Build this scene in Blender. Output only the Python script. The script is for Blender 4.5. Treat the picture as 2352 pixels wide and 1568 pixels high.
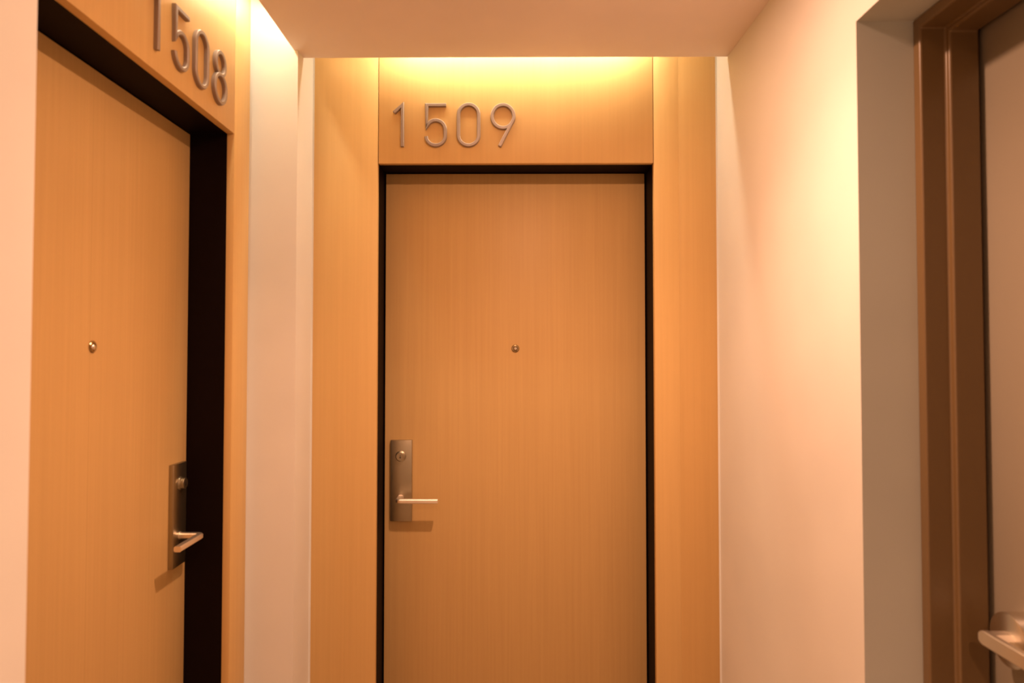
import bpy, bmesh, math, random
from mathutils import Matrix, Vector
random.seed(3)
S = bpy.context.scene
for o_ in list(bpy.data.objects): bpy.data.objects.remove(o_)
COL = S.collection

# ------------------------------------------------------------------ camera, world, exposure
H = 1.507                       # eye height above the floor; heights below are metres above the floor
PX, W_, H_ = 1589.143, 2352, 1568
yaw, pitch, roll = -.0088, .0267, .0005
F = Vector((math.sin(yaw)*math.cos(pitch), math.cos(yaw)*math.cos(pitch), math.sin(pitch)))
R = Vector((math.cos(yaw), -math.sin(yaw), 0)); U = R.cross(F)
R2 = R*math.cos(roll)+U*math.sin(roll); U2 = U*math.cos(roll)-R*math.sin(roll)
cd = bpy.data.cameras.new('camera'); cam = bpy.data.objects.new('camera', cd); COL.objects.link(cam)
cd.sensor_width = 36; cd.lens = PX*36/W_
cd.shift_x = (W_/2-1149.642)/W_; cd.shift_y = (763.52-H_/2)/W_
cd.clip_start = .02
cd.dof.use_dof = True; cd.dof.focus_distance = 8.0; cd.dof.aperture_fstop = 5.0      # the photograph is slightly soft, focused behind the doors
cam.matrix_world = Matrix(((R2.x, U2.x, -F.x, 0), (R2.y, U2.y, -F.y, 0), (R2.z, U2.z, -F.z, H), (0, 0, 0, 1)))
S.camera = cam
S.view_settings.view_transform = 'Standard'; S.view_settings.look = 'None'
S.view_settings.gamma = 1; S.view_settings.exposure = 0.13
w = bpy.data.worlds.new('world'); S.world = w; w.use_nodes = True
w.node_tree.nodes['Background'].inputs[0].default_value = (1, .55, .3, 1)
w.node_tree.nodes['Background'].inputs[1].default_value = 0.0
LAMP = (1.0, .54, .345)         # the warm colour of the downlights
COVE = (1.0, .84, .60)          # the strips hidden in the ceiling slots
P_DOWN, P_SPILL, P_FILL, P_COVE = 57, 14, 124, 53

# ------------------------------------------------------------------ measured plan
D0, REC = 2.282, .1263          # front of the far wood panelling, depth of its door recess
D1 = D0+REC
HH = H+.6232                    # underside of both wood headers
HC = H+.9326                    # ceiling
LIPY, LIPX = 2.1745, -.6598     # edges of the ceiling along the light slots
LW = -.782                      # front of the left wood panelling
CX, CY, NY = -.6473, 2.1171, .9367
XL, XR, WL, WR = -.4275, .4865, -.6414, .693
RX, RY, RF, RH = .6991, 1.3737, .811, H+.6594
FO = 1.9652; FN = FO-.914       # left opening, far and near edge
TOP = HC+.26                    # top of the slots

# ------------------------------------------------------------------ helpers
def mat(name, col, rough=.6, metal=0, spec=.5):
    m = bpy.data.materials.new(name); m.use_nodes = True; b = m.node_tree.nodes['Principled BSDF']
    b.inputs['Base Color'].default_value = (*col, 1); b.inputs['Roughness'].default_value = rough
    b.inputs['Metallic'].default_value = metal; b.inputs['Specular IOR Level'].default_value = spec
    return m
def nd(m, t, **k):
    n = m.node_tree.nodes.new(t)
    for a, v in k.items(): setattr(n, a, v)
    return n
def paint(name, col, var=.03, bump=.05, rough=.7, scale=220, spec=.3):
    m = mat(name, col, rough, 0, spec); L = m.node_tree.links; b = m.node_tree.nodes['Principled BSDF']
    tc = nd(m, 'ShaderNodeTexCoord'); n = nd(m, 'ShaderNodeTexNoise'); n.inputs['Scale'].default_value = scale
    n.inputs['Detail'].default_value = 3; L.new(tc.outputs['Object'], n.inputs['Vector'])
    n2 = nd(m, 'ShaderNodeTexNoise'); n2.inputs['Scale'].default_value = 3; L.new(tc.outputs['Object'], n2.inputs['Vector'])
    r = nd(m, 'ShaderNodeValToRGB'); r.color_ramp.elements[0].color = (*[c*(1-var) for c in col], 1); r.color_ramp.elements[1].color = (*[min(1, c*(1+var)) for c in col], 1)
    r.color_ramp.elements[0].position = .35; r.color_ramp.elements[1].position = .65
    L.new(n2.outputs['Fac'], r.inputs['Fac']); L.new(r.outputs['Color'], b.inputs['Base Color'])
    bu = nd(m, 'ShaderNodeBump'); bu.inputs['Strength'].default_value = bump; bu.inputs['Distance'].default_value = .001
    L.new(n.outputs['Fac'], bu.inputs['Height']); L.new(bu.outputs['Normal'], b.inputs['Normal'])
    return m
def wood(name, col, var=.12, off=0., rough=.45, joints=()):
    """straight grained veneer, grain running up the panel; joints = planes (axis, position) of thin dark veneer joints"""
    m = mat(name, col, rough, 0, .2); L = m.node_tree.links; b = m.node_tree.nodes['Principled BSDF']
    tc = nd(m, 'ShaderNodeTexCoord'); mp = nd(m, 'ShaderNodeMapping'); mp.inputs['Scale'].default_value = (95, 95, 1.6); mp.inputs['Location'].default_value = (off, off*1.7, off*.3)
    L.new(tc.outputs['Object'], mp.inputs['Vector'])
    n = nd(m, 'ShaderNodeTexNoise'); n.inputs['Scale'].default_value = 1; n.inputs['Detail'].default_value = 5; n.inputs['Roughness'].default_value = .6
    L.new(mp.outputs['Vector'], n.inputs['Vector'])
    mp2 = nd(m, 'ShaderNodeMapping'); mp2.inputs['Scale'].default_value = (11, 11, .35); mp2.inputs['Location'].default_value = (off*2, off, off)
    L.new(tc.outputs['Object'], mp2.inputs['Vector'])
    n2 = nd(m, 'ShaderNodeTexNoise'); n2.inputs['Scale'].default_value = 1; n2.inputs['Detail'].default_value = 3; L.new(mp2.outputs['Vector'], n2.inputs['Vector'])
    mx = nd(m, 'ShaderNodeMix', data_type='FLOAT'); mx.inputs[0].default_value = .38
    L.new(n.outputs['Fac'], mx.inputs[2]); L.new(n2.outputs['Fac'], mx.inputs[3])
    r = nd(m, 'ShaderNodeValToRGB'); e = r.color_ramp.elements
    e[0].position = .33; e[1].position = .67
    e[0].color = (col[0]*(1-var), col[1]*(1-var*1.25), col[2]*(1-var*1.5), 1); e[1].color = (col[0]*(1+var*.7), col[1]*(1+var*.7), col[2]*(1+var*.7), 1)
    L.new(mx.outputs[0], r.inputs['Fac']); src = r.outputs['Color']
    sp = nd(m, 'ShaderNodeSeparateXYZ'); L.new(tc.outputs['Object'], sp.inputs[0])
    for ax, pos, dark in joints:
        c = nd(m, 'ShaderNodeMath', operation='COMPARE'); c.inputs[1].default_value = pos; c.inputs[2].default_value = .0011
        L.new(sp.outputs[ax], c.inputs[0])
        s = nd(m, 'ShaderNodeMath', operation='MULTIPLY'); s.inputs[1].default_value = dark; L.new(c.outputs[0], s.inputs[0])
        q = nd(m, 'ShaderNodeMix', data_type='RGBA'); q.inputs[7].default_value = (col[0]*.5, col[1]*.42, col[2]*.3, 1)
        L.new(s.outputs[0], q.inputs[0]); L.new(src, q.inputs[6]); src = q.outputs[2]
    L.new(src, b.inputs['Base Color'])
    bu = nd(m, 'ShaderNodeBump'); bu.inputs['Strength'].default_value = .08; bu.inputs['Distance'].default_value = .0008
    L.new(n.outputs['Fac'], bu.inputs['Height']); L.new(bu.outputs['Normal'], b.inputs['Normal'])
    return m
def glow(name, col, strength):
    m = bpy.data.materials.new(name); m.use_nodes = True; n = m.node_tree; n.nodes.clear()
    e = n.nodes.new('ShaderNodeEmission'); e.inputs[0].default_value = (*col, 1); e.inputs[1].default_value = strength
    o = n.nodes.new('ShaderNodeOutputMaterial'); n.links.new(e.outputs[0], o.inputs[0]); return m
def brushed(name, col, rough, axis=2):
    m = mat(name, col, rough, 1); L = m.node_tree.links; b = m.node_tree.nodes['Principled BSDF']
    tc = nd(m, 'ShaderNodeTexCoord'); mp = nd(m, 'ShaderNodeMapping'); s = [900, 900, 900]; s[axis] = 12; mp.inputs['Scale'].default_value = s
    n = nd(m, 'ShaderNodeTexNoise'); n.inputs['Scale'].default_value = 1; L.new(tc.outputs['Object'], mp.inputs['Vector']); L.new(mp.outputs['Vector'], n.inputs['Vector'])
    mr = nd(m, 'ShaderNodeMapRange'); mr.inputs[3].default_value = rough*.85; mr.inputs[4].default_value = rough*1.15
    L.new(n.outputs['Fac'], mr.inputs[0]); L.new(mr.outputs[0], b.inputs['Roughness']); return m

class MB:
    def __init__(s): s.bm = bmesh.new()
    def box(s, x0, x1, y0, y1, z0, z1, mi=0, bev=0):
        b = bmesh.new(); bmesh.ops.create_cube(b, size=1)
        bmesh.ops.scale(b, vec=(x1-x0, y1-y0, z1-z0), verts=b.verts)
        bmesh.ops.translate(b, vec=((x0+x1)/2, (y0+y1)/2, (z0+z1)/2), verts=b.verts)
        if bev: bmesh.ops.bevel(b, geom=b.edges[:], offset=bev, segments=2, profile=.5, affect='EDGES')
        s.merge(b, mi); return s
    def lathe(s, prof, axis, centre, seg=48, mi=0):
        """prof = [(radius, distance along axis)], closed solid of revolution"""
        a = Vector(axis).normalized(); u = a.orthogonal().normalized(); v = a.cross(u); c = Vector(centre)
        b = bmesh.new(); rings = []
        for r, t in prof:
            if r < 1e-6: rings.append([b.verts.new(c+a*t)])
            else: rings.append([b.verts.new(c+a*t+(u*math.cos(2*math.pi*k/seg)+v*math.sin(2*math.pi*k/seg))*r) for k in range(seg)])
        for p, q in zip(rings, rings[1:]):
            for k in range(seg):
                k2 = (k+1) % seg
                if len(p) == 1 and len(q) == 1: continue
                if len(p) == 1: b.faces.new((p[0], q[k], q[k2]))
                elif len(q) == 1: b.faces.new((p[k], q[0], p[k2]))
                else: b.faces.new((p[k], q[k], q[k2], p[k2]))
        bmesh.ops.recalc_face_normals(b, faces=b.faces)
        s.merge(b, mi, True); return s
    def strap(s, pts, wid, thk, up=(0, 0, 1), mi=0, bev=.0015, ends=()):
        """flat bar swept along pts; wid lies across the path (horizontal), thk along up"""
        up = Vector(up); P_ = [Vector(p) for p in pts]; b = bmesh.new(); rings = []; n = len(P_)
        for i, p in enumerate(P_):
            d0 = (P_[i]-P_[i-1]).normalized() if i else (P_[1]-P_[0]).normalized()
            d1 = (P_[i+1]-P_[i]).normalized() if i < n-1 else d0
            t = (d0+d1).normalized(); sc = 1/max(.5, t.dot(d0)); side = t.cross(up).normalized()*sc*wid/2; h = up*thk/2*(ends[i] if i < len(ends) else 1)
            k = bev
            ss = side*(1-2*k/wid); hh = h*(1-2*k/thk)
            rings.append([b.verts.new(p+v) for v in (side+hh, ss+h, -ss+h, -side+hh, -side-hh, -ss-h, ss-h, side-hh)])
        for A, B in zip(rings, rings[1:]):
            for k in range(8): b.faces.new((A[k], A[(k+1) % 8], B[(k+1) % 8], B[k]))
        b.faces.new(rings[0][::-1]); b.faces.new(rings[-1])
        bmesh.ops.recalc_face_normals(b, faces=b.faces); s.merge(b, mi); return s
    def merge(s, b, mi=0, smooth=False):
        vm = {v: s.bm.verts.new(v.co) for v in b.verts}
        for f in b.faces:
            g = s.bm.faces.new([vm[v] for v in f.verts]); g.material_index = mi; g.smooth = smooth
        b.free()
    def build(s, name, m, parent=None, sharp=True):
        me = bpy.data.meshes.new(name); s.bm.to_mesh(me); s.bm.free()
        for x in (m if isinstance(m, (list, tuple)) else [m]): me.materials.append(x)
        if sharp: me.set_sharp_from_angle(angle=math.radians(35))
        o = bpy.data.objects.new(name, me); COL.objects.link(o)
        if parent: o.parent = parent; o.matrix_parent_inverse = Matrix.Translation(-parent.location)
        return o
def empty(name, loc, **k):
    o = bpy.data.objects.new(name, None); COL.objects.link(o); o.location = loc; o.empty_display_size = .05
    for a, v in k.items(): o[a] = v
    return o
def tag(o, **k):
    for a, v in k.items(): o[a] = v
    return o

# ------------------------------------------------------------------ materials
WHITE = paint('cream wall paint', (.78, .77, .72), rough=.55, spec=.35)
CEIL = paint('ceiling paint', (.90, .81, .77), rough=.85, spec=.2)
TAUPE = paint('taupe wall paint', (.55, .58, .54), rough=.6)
CARPET = paint('brown carpet', (.38, .31, .22), var=.2, bump=.6, rough=.95, scale=500)
WD = (.69, .455, .185)
WOODA = wood('honey oak veneer', WD, .045, 0)
WOODB = wood('honey oak veneer darker leaf', (WD[0]*.9, WD[1]*.87, WD[2]*.84), .045, 4.1)
DOORA = wood('oak veneer of the middle door', (.57, .375, .155), .06, 7.7)
DOORB = wood('oak veneer of the left door', (.63, .415, .17), .06, 12.3, joints=((1, 1.31, .5), (1, 1.245, .3), (1, 1.50, .25), (1, 1.65, .15)))
BLACK = mat('black brown door frame', (.005, .0012, .001), .6, 0, .1)
BROWN = mat('dark brown enamelled steel frame', (.16, .098, .040), .33, 0, .6)
LEAF = paint('taupe enamelled door', (.29, .25, .185), var=.02, bump=.03, rough=.5)
STEEL = brushed('brushed steel', (.40, .35, .25), .36)
SATIN = mat('satin steel lever', (.95, .87, .76), .42, 1)
DIGIT = mat('brushed metal numeral', (.33, .26, .215), .5, .6)
CHROME = mat('polished steel', (.84, .79, .70), .27, 1)
DARK = mat('black plastic', (.02, .02, .02), .3)
GLASS = mat('glass lens', (.97, .95, .9), .11, 1, 1)
BRASS = mat('dull brass ring', (.42, .31, .16), .22, 1)

# ------------------------------------------------------------------ setting
BK, FT = 2.75, -3.0
m = MB(); m.box(-1.25, 1.15, FT-.1, BK, -.05, 0); tag(m.build('floor', CARPET), kind='structure')

m = MB()                                                  # left wall with the recess of the left door
m.box(-1.25, CX, FT, NY, 0, TOP)
m.box(-1.25, -.957, NY, CY, 0, TOP)
m.box(-.957, -.806, NY, FN-.035, 0, TOP); m.box(-.957, -.806, FO+.035, CY, 0, TOP)
m.box(-.957, -.806, FN-.035, FO+.035, HH+.035, TOP)
m.box(-.806, -.796, 2.083, CY, 0, TOP)
m.box(-1.25, CX, CY, BK, 0, TOP)
tag(m.build('wall_left', WHITE), kind='structure')

m = MB()                                                  # end wall behind the wood panels
m.box(CX, RX, D1+.05, BK, 0, TOP)
m.box(CX, XL-.035, D0+.022, D1+.05, 0, TOP); m.box(XR+.035, RX, D0+.022, D1+.05, 0, TOP)
m.box(XL-.035, XR+.035, D0+.022, D1+.05, HH+.035, TOP)
m.box(CX, WL, D0+.001, D0+.03, 0, TOP); m.box(WR, RX, D0+.001, D0+.03, 0, TOP)
tag(m.build('wall_back', WHITE), kind='structure')

RN = .40                                                  # near jamb of the right door niche
m = MB()                                                  # right wall with the niche of the painted door
m.box(RX, 1.15, RY, BK, 0, TOP)
m.box(RX, 1.15, FT, RN, 0, TOP)
m.box(RX, 1.15, RN, RY, RH, TOP)
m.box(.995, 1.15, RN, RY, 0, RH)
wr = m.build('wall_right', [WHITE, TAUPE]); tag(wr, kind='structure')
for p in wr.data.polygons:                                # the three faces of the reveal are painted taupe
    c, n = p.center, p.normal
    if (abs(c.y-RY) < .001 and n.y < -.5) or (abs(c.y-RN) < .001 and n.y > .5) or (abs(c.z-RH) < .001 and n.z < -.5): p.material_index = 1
m = MB(); m.box(-1.25, 1.15, FT-.1, FT, 0, TOP); tag(m.build('wall_front', WHITE), kind='structure')

m = MB()                                                  # dropped ceiling, stopping short of the wood walls
m.box(LIPX, RX, NY, CY, HC, HC+.0125); m.box(CX, RX, CY, LIPY, HC, HC+.0125); m.box(CX, RX, FT, NY, HC, HC+.0125)
m.box(-1.25, 1.15, FT, BK, TOP, TOP+.05)
tag(m.build('ceiling', CEIL), kind='structure')

# ------------------------------------------------------------------ wood surrounds
T = .022
def surround(name, label, axis):
    r = empty(name, (0, D0, 0) if axis == 'y' else (LW, (FN+FO)/2, 0), kind='structure', label=label, category='door surround')
    return r
g = .0012
t1 = surround('trim_1', 'honey oak surround of three tall panels round the middle door 1509', 'y')
m = MB(); m.box(XL+g, XR-g, D0, D0+T, HH, TOP-.02, bev=.0012); m.build('header_panel', WOODA, t1)
m = MB(); m.box(WL, XL-g, D0, D0+T, 0, TOP-.02, bev=.0012); m.build('side_panel', WOODA, t1)
m = MB(); m.box(XR+g, .5701, D0, D0+T, 0, TOP-.02, bev=.0004); m.build('side_panel', WOODA, t1)
m = MB(); m.box(.5701, WR, D0, D0+T, 0, TOP-.02, bev=.0004); m.build('side_panel', WOODB, t1)['label'] = 'slightly darker oak veneer strip'
t2 = surround('trim_2', 'honey oak surround of the left door 1508 with a black reveal', 'x')
m = MB(); m.box(LW-T, LW, FN+g, FO-g, HH, TOP-.02, bev=.0012); m.build('header_panel', WOODA, t2)
m = MB(); m.box(LW-T, LW, FO+g, 2.0815, 0, TOP-.02, bev=.0012); m.build('side_panel', WOODA, t2)
m = MB(); m.box(LW-T, LW, NY+.003, FN-g, 0, TOP-.02, bev=.0012); m.build('side_panel', WOODA, t2)

# ------------------------------------------------------------------ doors
def hardware(door, P, ax):
    """lock plate, cylinder, lever; P maps (along, out, up) to the room; along runs from the latch edge to the hinges"""
    def tr(mb):
        for v in mb.bm.verts: v.co = P(*v.co)
        bmesh.ops.recalc_face_normals(mb.bm, faces=mb.bm.faces); return mb
    zc = H-.5045
    m = MB(); m.box(.0, .0745, 0, .014, H-.586, H-.3075, bev=.0018); plate = tr(m).build('lock_plate', STEEL, door)
    m = MB(); m.lathe([(0, .028), (.0135, .028), (.0148, .0268), (.0148, .019), (.0175, .0175), (.0185, .0145), (.0185, .010)], (0, 1, 0), (.036, 0, H-.3625)); c = tr(m).build('lock_cylinder', STEEL, plate)
    m = MB(); m.box(.0352, .0368, .0272, .0286, H-.3695, H-.3565); m.box(.0335, .0385, .0272, .0285, H-.367, H-.3635); tr(m).build('keyway', DARK, plate)
    m = MB(); m.lathe([(0, .0155), (.0105, .0155), (.0105, .012)], (0, 1, 0), (.036, 0, zc)); 
    arc = [(.036+.010*(1-math.cos(a)), .061+.010*math.sin(a), zc) for a in [i*math.pi/12 for i in range(0, 7)]]
    m.strap([(.036, .012, zc), (.036, .04, zc)]+arc+[(.17, .071, zc)], .019, .0145, bev=.003); tr(m).build('lever_handle', SATIN, plate)
def peephole(door, P):
    m = MB(); m.lathe([(.0075, .002), (.0082, .0042), (.0115, .0038), (.0132, .0022), (.0135, -.001)], (0, 1, 0), (0, 0, 0))
    for v in m.bm.verts: v.co = P(*v.co)
    bmesh.ops.recalc_face_normals(m.bm, faces=m.bm.faces)
    k = m.build('peephole', BRASS, door)
    m = MB(); m.lathe([(0, .0068), (.0022, .0065), (.0042, .0055), (.0058, .0040), (.0068, .0020), (.0072, .0005)], (0, 1, 0), (0, 0, 0))
    for v in m.bm.verts: v.co = P(*v.co)
    bmesh.ops.recalc_face_normals(m.bm, faces=m.bm.faces)
    m.build('lens', GLASS, k)

# middle door (1509)
d = empty('door_1', ((XL+XR)/2, D1, 0), kind='structure', category='door', label='oak veneered door under the numerals 1509, lever handle at its left edge')
m = MB(); m.box(XL+.005, XR-.005, D1, D1+.044, .008, HH-.003, bev=.001); m.build('door_leaf', DOORA, d)
m = MB(); y0 = D0+T
m.box(XL-.03, XL, y0, D1+.048, 0, HH+.03); m.box(XR, XR+.03, y0, D1+.048, 0, HH+.03); m.box(XL, XR, y0, D1+.048, HH, HH+.03)
m.build('door_frame', BLACK, d)
hardware(d, lambda a, o, z: Vector((-.4010+a, D1-o, z)), 'y')
peephole(d, lambda a, o, z: Vector((.0305+a, D1-o, H+.009+z)))

# left door (1508)
X1 = LW-REC
d = empty('door_2', (X1, (FN+FO)/2, 0), kind='structure', category='door', label='oak veneered door in a deep black reveal under the numerals 1508')
m = MB(); m.box(X1-.044, X1, FN+.005, FO-.003, .008, HH-.003, bev=.001); m.build('door_leaf', DOORB, d)
m = MB(); x0 = LW-T
m.box(X1-.048, x0, FN-.03, FN, 0, HH+.03); m.box(X1-.048, x0, FO, FO+.03, 0, HH+.03); m.box(X1-.048, x0, FN, FO, HH, HH+.03)
m.build('door_frame', BLACK, d)
hardware(d, lambda a, o, z: Vector((X1+o, 1.9365-a, z)), 'x')
peephole(d, lambda a, o, z: Vector((X1+o, 1.5085+a, H+.009+z)))

# right door, painted, steel frame
d = empty('door_3', (.915, .87, 0), kind='structure', category='door', label='taupe painted door in a brown steel frame, in the niche at the right')
XD = .928; ZT = H+.6594; near = RN
prof = [(RF, RY), (RF, RY-.024), (RF+.050, RY-.024), (RF+.050, RY-.036), (.919, RY-.036), (.919, RY-.018), (.985, RY-.018), (.985, RY)]
def frame_mesh():
    """profile swept up the far jamb, along the head and down the near jamb"""
    b = bmesh.new(); rings = []
    def ring(f): rings.append([b.verts.new(f(x, RY-y)) for x, y in prof])   # second number = distance in from the wall
    ring(lambda x, i: (x, RY-i, 0)); ring(lambda x, i: (x, RY-i, RH-i)); ring(lambda x, i: (x, near+i, RH-i)); ring(lambda x, i: (x, near+i, 0))
    n = len(prof)
    for A, B in zip(rings, rings[1:]):
        for k in range(n): b.faces.new((A[k], A[(k+1) % n], B[(k+1) % n], B[k]))
    b.faces.new(rings[0][::-1]); b.faces.new(rings[-1]); bmesh.ops.recalc_face_normals(b, faces=b.faces)
    return b
m = MB(); m.merge(frame_mesh()); fr = m.build('door_frame', BROWN, d)
bv = fr.modifiers.new('rounded folds', 'BEVEL'); bv.width = .0045; bv.segments = 4; bv.limit_method = 'ANGLE'; bv.angle_limit = math.radians(60)
for p in fr.data.polygons: p.use_smooth = True
fr.data.set_sharp_from_angle(angle=math.radians(180)); bv.harden_normals = True
m = MB(); m.box(XD, XD+.040, near+.021, RY-.021, .008, RH-.021, bev=.001); m.build('door_leaf', LEAF, d)
YA, ZA, XR_ = 1.250, H-.5125, .889                          # lever axis and the front of its round rose
t_ = XD-XR_
m = MB(); m.lathe([(.0475, -.0005), (.0475, t_-.003), (.0468, t_-.001), (.0445, t_), (0, t_)], (-1, 0, 0), (XD, YA, ZA), 72); rs = m.build('rose', CHROME, d)
XB = .857
m = MB(); m.strap([(XR_+.004, YA, ZA), (XB, YA, ZA)], .036, .025, bev=.0085)
bar = [(XB, y, ZA) for y in [YA+.020, YA+.0185, YA+.0155, YA+.011]+[YA-.0145*i for i in range(10)]]
m.strap(bar, .0125, .026, bev=.002, ends=(.42, .66, .86, 1))
m.build('lever_handle', mat('satin steel of the right door', (.95, .88, .76), .38, 1), d)

# ------------------------------------------------------------------ numerals
u0 = lambda x: (x-150)/7.127/700; v0 = lambda y: (915-y)/7.127/700*1.0          # drawing units to metres
def arcp(cx, cy, rx, ry, a0, a1, n=20): return [(cx+rx*math.cos(math.radians(a0+(a1-a0)*i/n)), cy-ry*math.sin(math.radians(a0+(a1-a0)*i/n))) for i in range(n+1)]
GL = {
 '1': [([(176, 338), (315, 212), (315, 905)], False)],
 '5': [([(1040, 213), (718, 213), (718, 572)]+arcp(868, 627, 158, 160, 152, 0)+arcp(868, 727, 158, 158, 0, -176), False)],
 '0': [(arcp(1413, 372, 167, 167, 180, 0)+arcp(1413, 718, 167, 167, 0, -180), True)],
 '9': [(arcp(1982, 404, 180, 192, 0, 357, 44), True), ([(2148, 470), (1928, 902)], False)],
 '8': [(arcp(1982, 362, 147, 150, 0, 354, 40), True), (arcp(1982, 700, 178, 188, 0, 354, 44), True)],
}
SW = .0112
def numeral(ch):
    m = MB()
    for si, (pts, closed) in enumerate(GL[ch]):
        P_ = [Vector((u0(x), v0(y))) for x, y in pts]; 
        Q = [P_[0]]
        for p in P_[1:]:
            if (p-Q[-1]).length > 1e-5: Q.append(p)
        if closed and (Q[0]-Q[-1]).length < 1e-5: Q.pop()
        n = len(Q); b = bmesh.new(); rg = []; dp = .0105+.0004*si
        for i, p in enumerate(Q):
            d1 = (Q[(i+1) % n]-p).normalized() if closed or i < n-1 else (p-Q[i-1]).normalized()
            d0 = (p-Q[i-1]).normalized() if closed or i else d1
            n0, n1 = Vector((-d0.y, d0.x)), Vector((-d1.y, d1.x)); q = (n0+n1).normalized(); s = min(2.2, 1/max(.2, q.dot(n0)))
            o = q*s*SW/2; oc = q*s*(SW/2-.0018)
            a, c, ai, ci = p+o, p-o, p+oc, p-oc
            # y = distance out of the panel
            rg.append([b.verts.new((a.x, 0, a.y)), b.verts.new((a.x, dp-.0018, a.y)), b.verts.new((ai.x, dp, ai.y)), b.verts.new((ci.x, dp, ci.y)), b.verts.new((c.x, dp-.0018, c.y)), b.verts.new((c.x, 0, c.y))])
        for i in range(n if closed else n-1):
            A, B = rg[i], rg[(i+1) % n]
            for k in range(6): b.faces.new((A[k], A[(k+1) % 6], B[(k+1) % 6], B[k]))
        if not closed: b.faces.new(rg[0]); b.faces.new(rg[-1][::-1])
        m.merge(b)
    return m
ZB = H+.6755
def place(ch, P, label, group):
    m = numeral(ch)
    base = P(0, 0, 0)
    for v in m.bm.verts: v.co = P(v.co.x, v.co.y, v.co.z)-base
    bmesh.ops.recalc_face_normals(m.bm, faces=m.bm.faces)
    o = m.build('door_numeral', DIGIT); o.location = base
    return tag(o, label=label, category='numeral', group=group)
X0 = -.3795
on = lambda a, o, z: Vector((X0+a, D0-.0003-o, ZB+z))
for ch, what in (('1', 'metal numeral one, first of the row above the middle door'), ('5', 'metal numeral five above the middle door, second in its row'),
                 ('0', 'metal numeral zero above the middle door, third in its row'), ('9', 'metal numeral nine, last of the row above the middle door')):
    place(ch, on, what, 'metal numerals 1509 above the middle door')
sh = lambda e: (lambda a, o, z: Vector((LW+.0003+o, X0+a+1.859+e, ZB-.010+z)))
for ch, what in (('1', 'metal numeral one above the left door, cut by the top of the picture'), ('5', 'metal numeral five above the left door, second in its row'),
                 ('0', 'metal numeral zero above the left door, third in its row'), ('8', 'metal numeral eight, last of the row above the left door')):
    place(ch, sh(0), what, 'metal numerals 1508 above the left door')

# ------------------------------------------------------------------ lights
def spot(name, loc, power, size, blend, rad, parent, col=LAMP):
    l = bpy.data.lights.new(name, 'SPOT'); l.energy = power; l.spot_size = math.radians(size); l.spot_blend = blend; l.shadow_soft_size = rad; l.color = col
    o = bpy.data.objects.new(name, l); COL.objects.link(o); o.location = loc; o.parent = parent; o.matrix_parent_inverse = Matrix.Translation(-parent.location)
LENS = glow('lit lamp lens', LAMP, 6)
TRIM = mat('white lamp trim', (.8, .78, .75), .4)
def downlight(x, y, label, power, spill):
    r = empty('ceiling_light', (x, y, HC), label=label, category='ceiling light')
    m = MB(); m.lathe([(.042, 0), (.055, 0), (.056, -.003), (.052, -.006), (.042, -.006), (.040, -.004), (.042, 0)], (0, 0, 1), (x, y, HC), 40); m.build('trim_ring', TRIM, r)
    m = MB(); m.lathe([(0, -.003), (.040, -.003), (.041, -.0005), (0, -.0005)], (0, 0, 1), (x, y, HC), 40); m.build('lens', LENS, r)
    spot('lamp', (x, y, HC-.022), power, 126, 1.0, .016, r)
    l = bpy.data.lights.new('spill', 'AREA'); l.shape = 'DISK'; l.size = .09; l.energy = spill; l.color = LAMP
    o = bpy.data.objects.new('spill', l); COL.objects.link(o); o.location = (x, y, HC-.012); o.parent = r; o.matrix_parent_inverse = Matrix.Translation(-r.location)
LX, LY = .14, 1.34
downlight(LX, LY, 'round recessed ceiling light between the three doors', P_DOWN, P_SPILL)
downlight(.03, -.75, 'unseen round fill light added in the ceiling behind the camera', P_FILL, P_SPILL)  # added fill lamp, out of view, brightens the near walls and right door
TUBE = glow('lit strip lamp', COVE, P_COVE)
TUBE2 = glow('lit strip lamp over the middle door', COVE, P_COVE*1.6)
t = empty('strip_lamp', (.03, 2.206, HC+.115), label='strip lamp hidden in the ceiling slot over the middle door', category='strip lamp')
m = MB(); m.lathe([(0, -.42), (.008, -.42), (.008, .42), (0, .42)], (1, 0, 0), (.03, 2.206, HC+.115), 16); m.build('tube', TUBE2, t)
m = MB(); m.box(-.42, .48, 2.19, 2.235, HC+.13, HC+.155); m.build('batten', TRIM, t)
t = empty('strip_lamp', (-.715, 1.75, HC+.11), label='strip lamp hidden in the ceiling slot over the left door', category='strip lamp')
m = MB(); m.lathe([(0, -.3), (.008, -.3), (.008, .3), (0, .3)], (0, 1, 0), (-.715, 1.77, HC+.11), 16); m.build('tube', TUBE, t)
m = MB(); m.box(-.735, -.695, 1.44, 2.10, HC+.125, HC+.15); m.build('batten', TRIM, t)
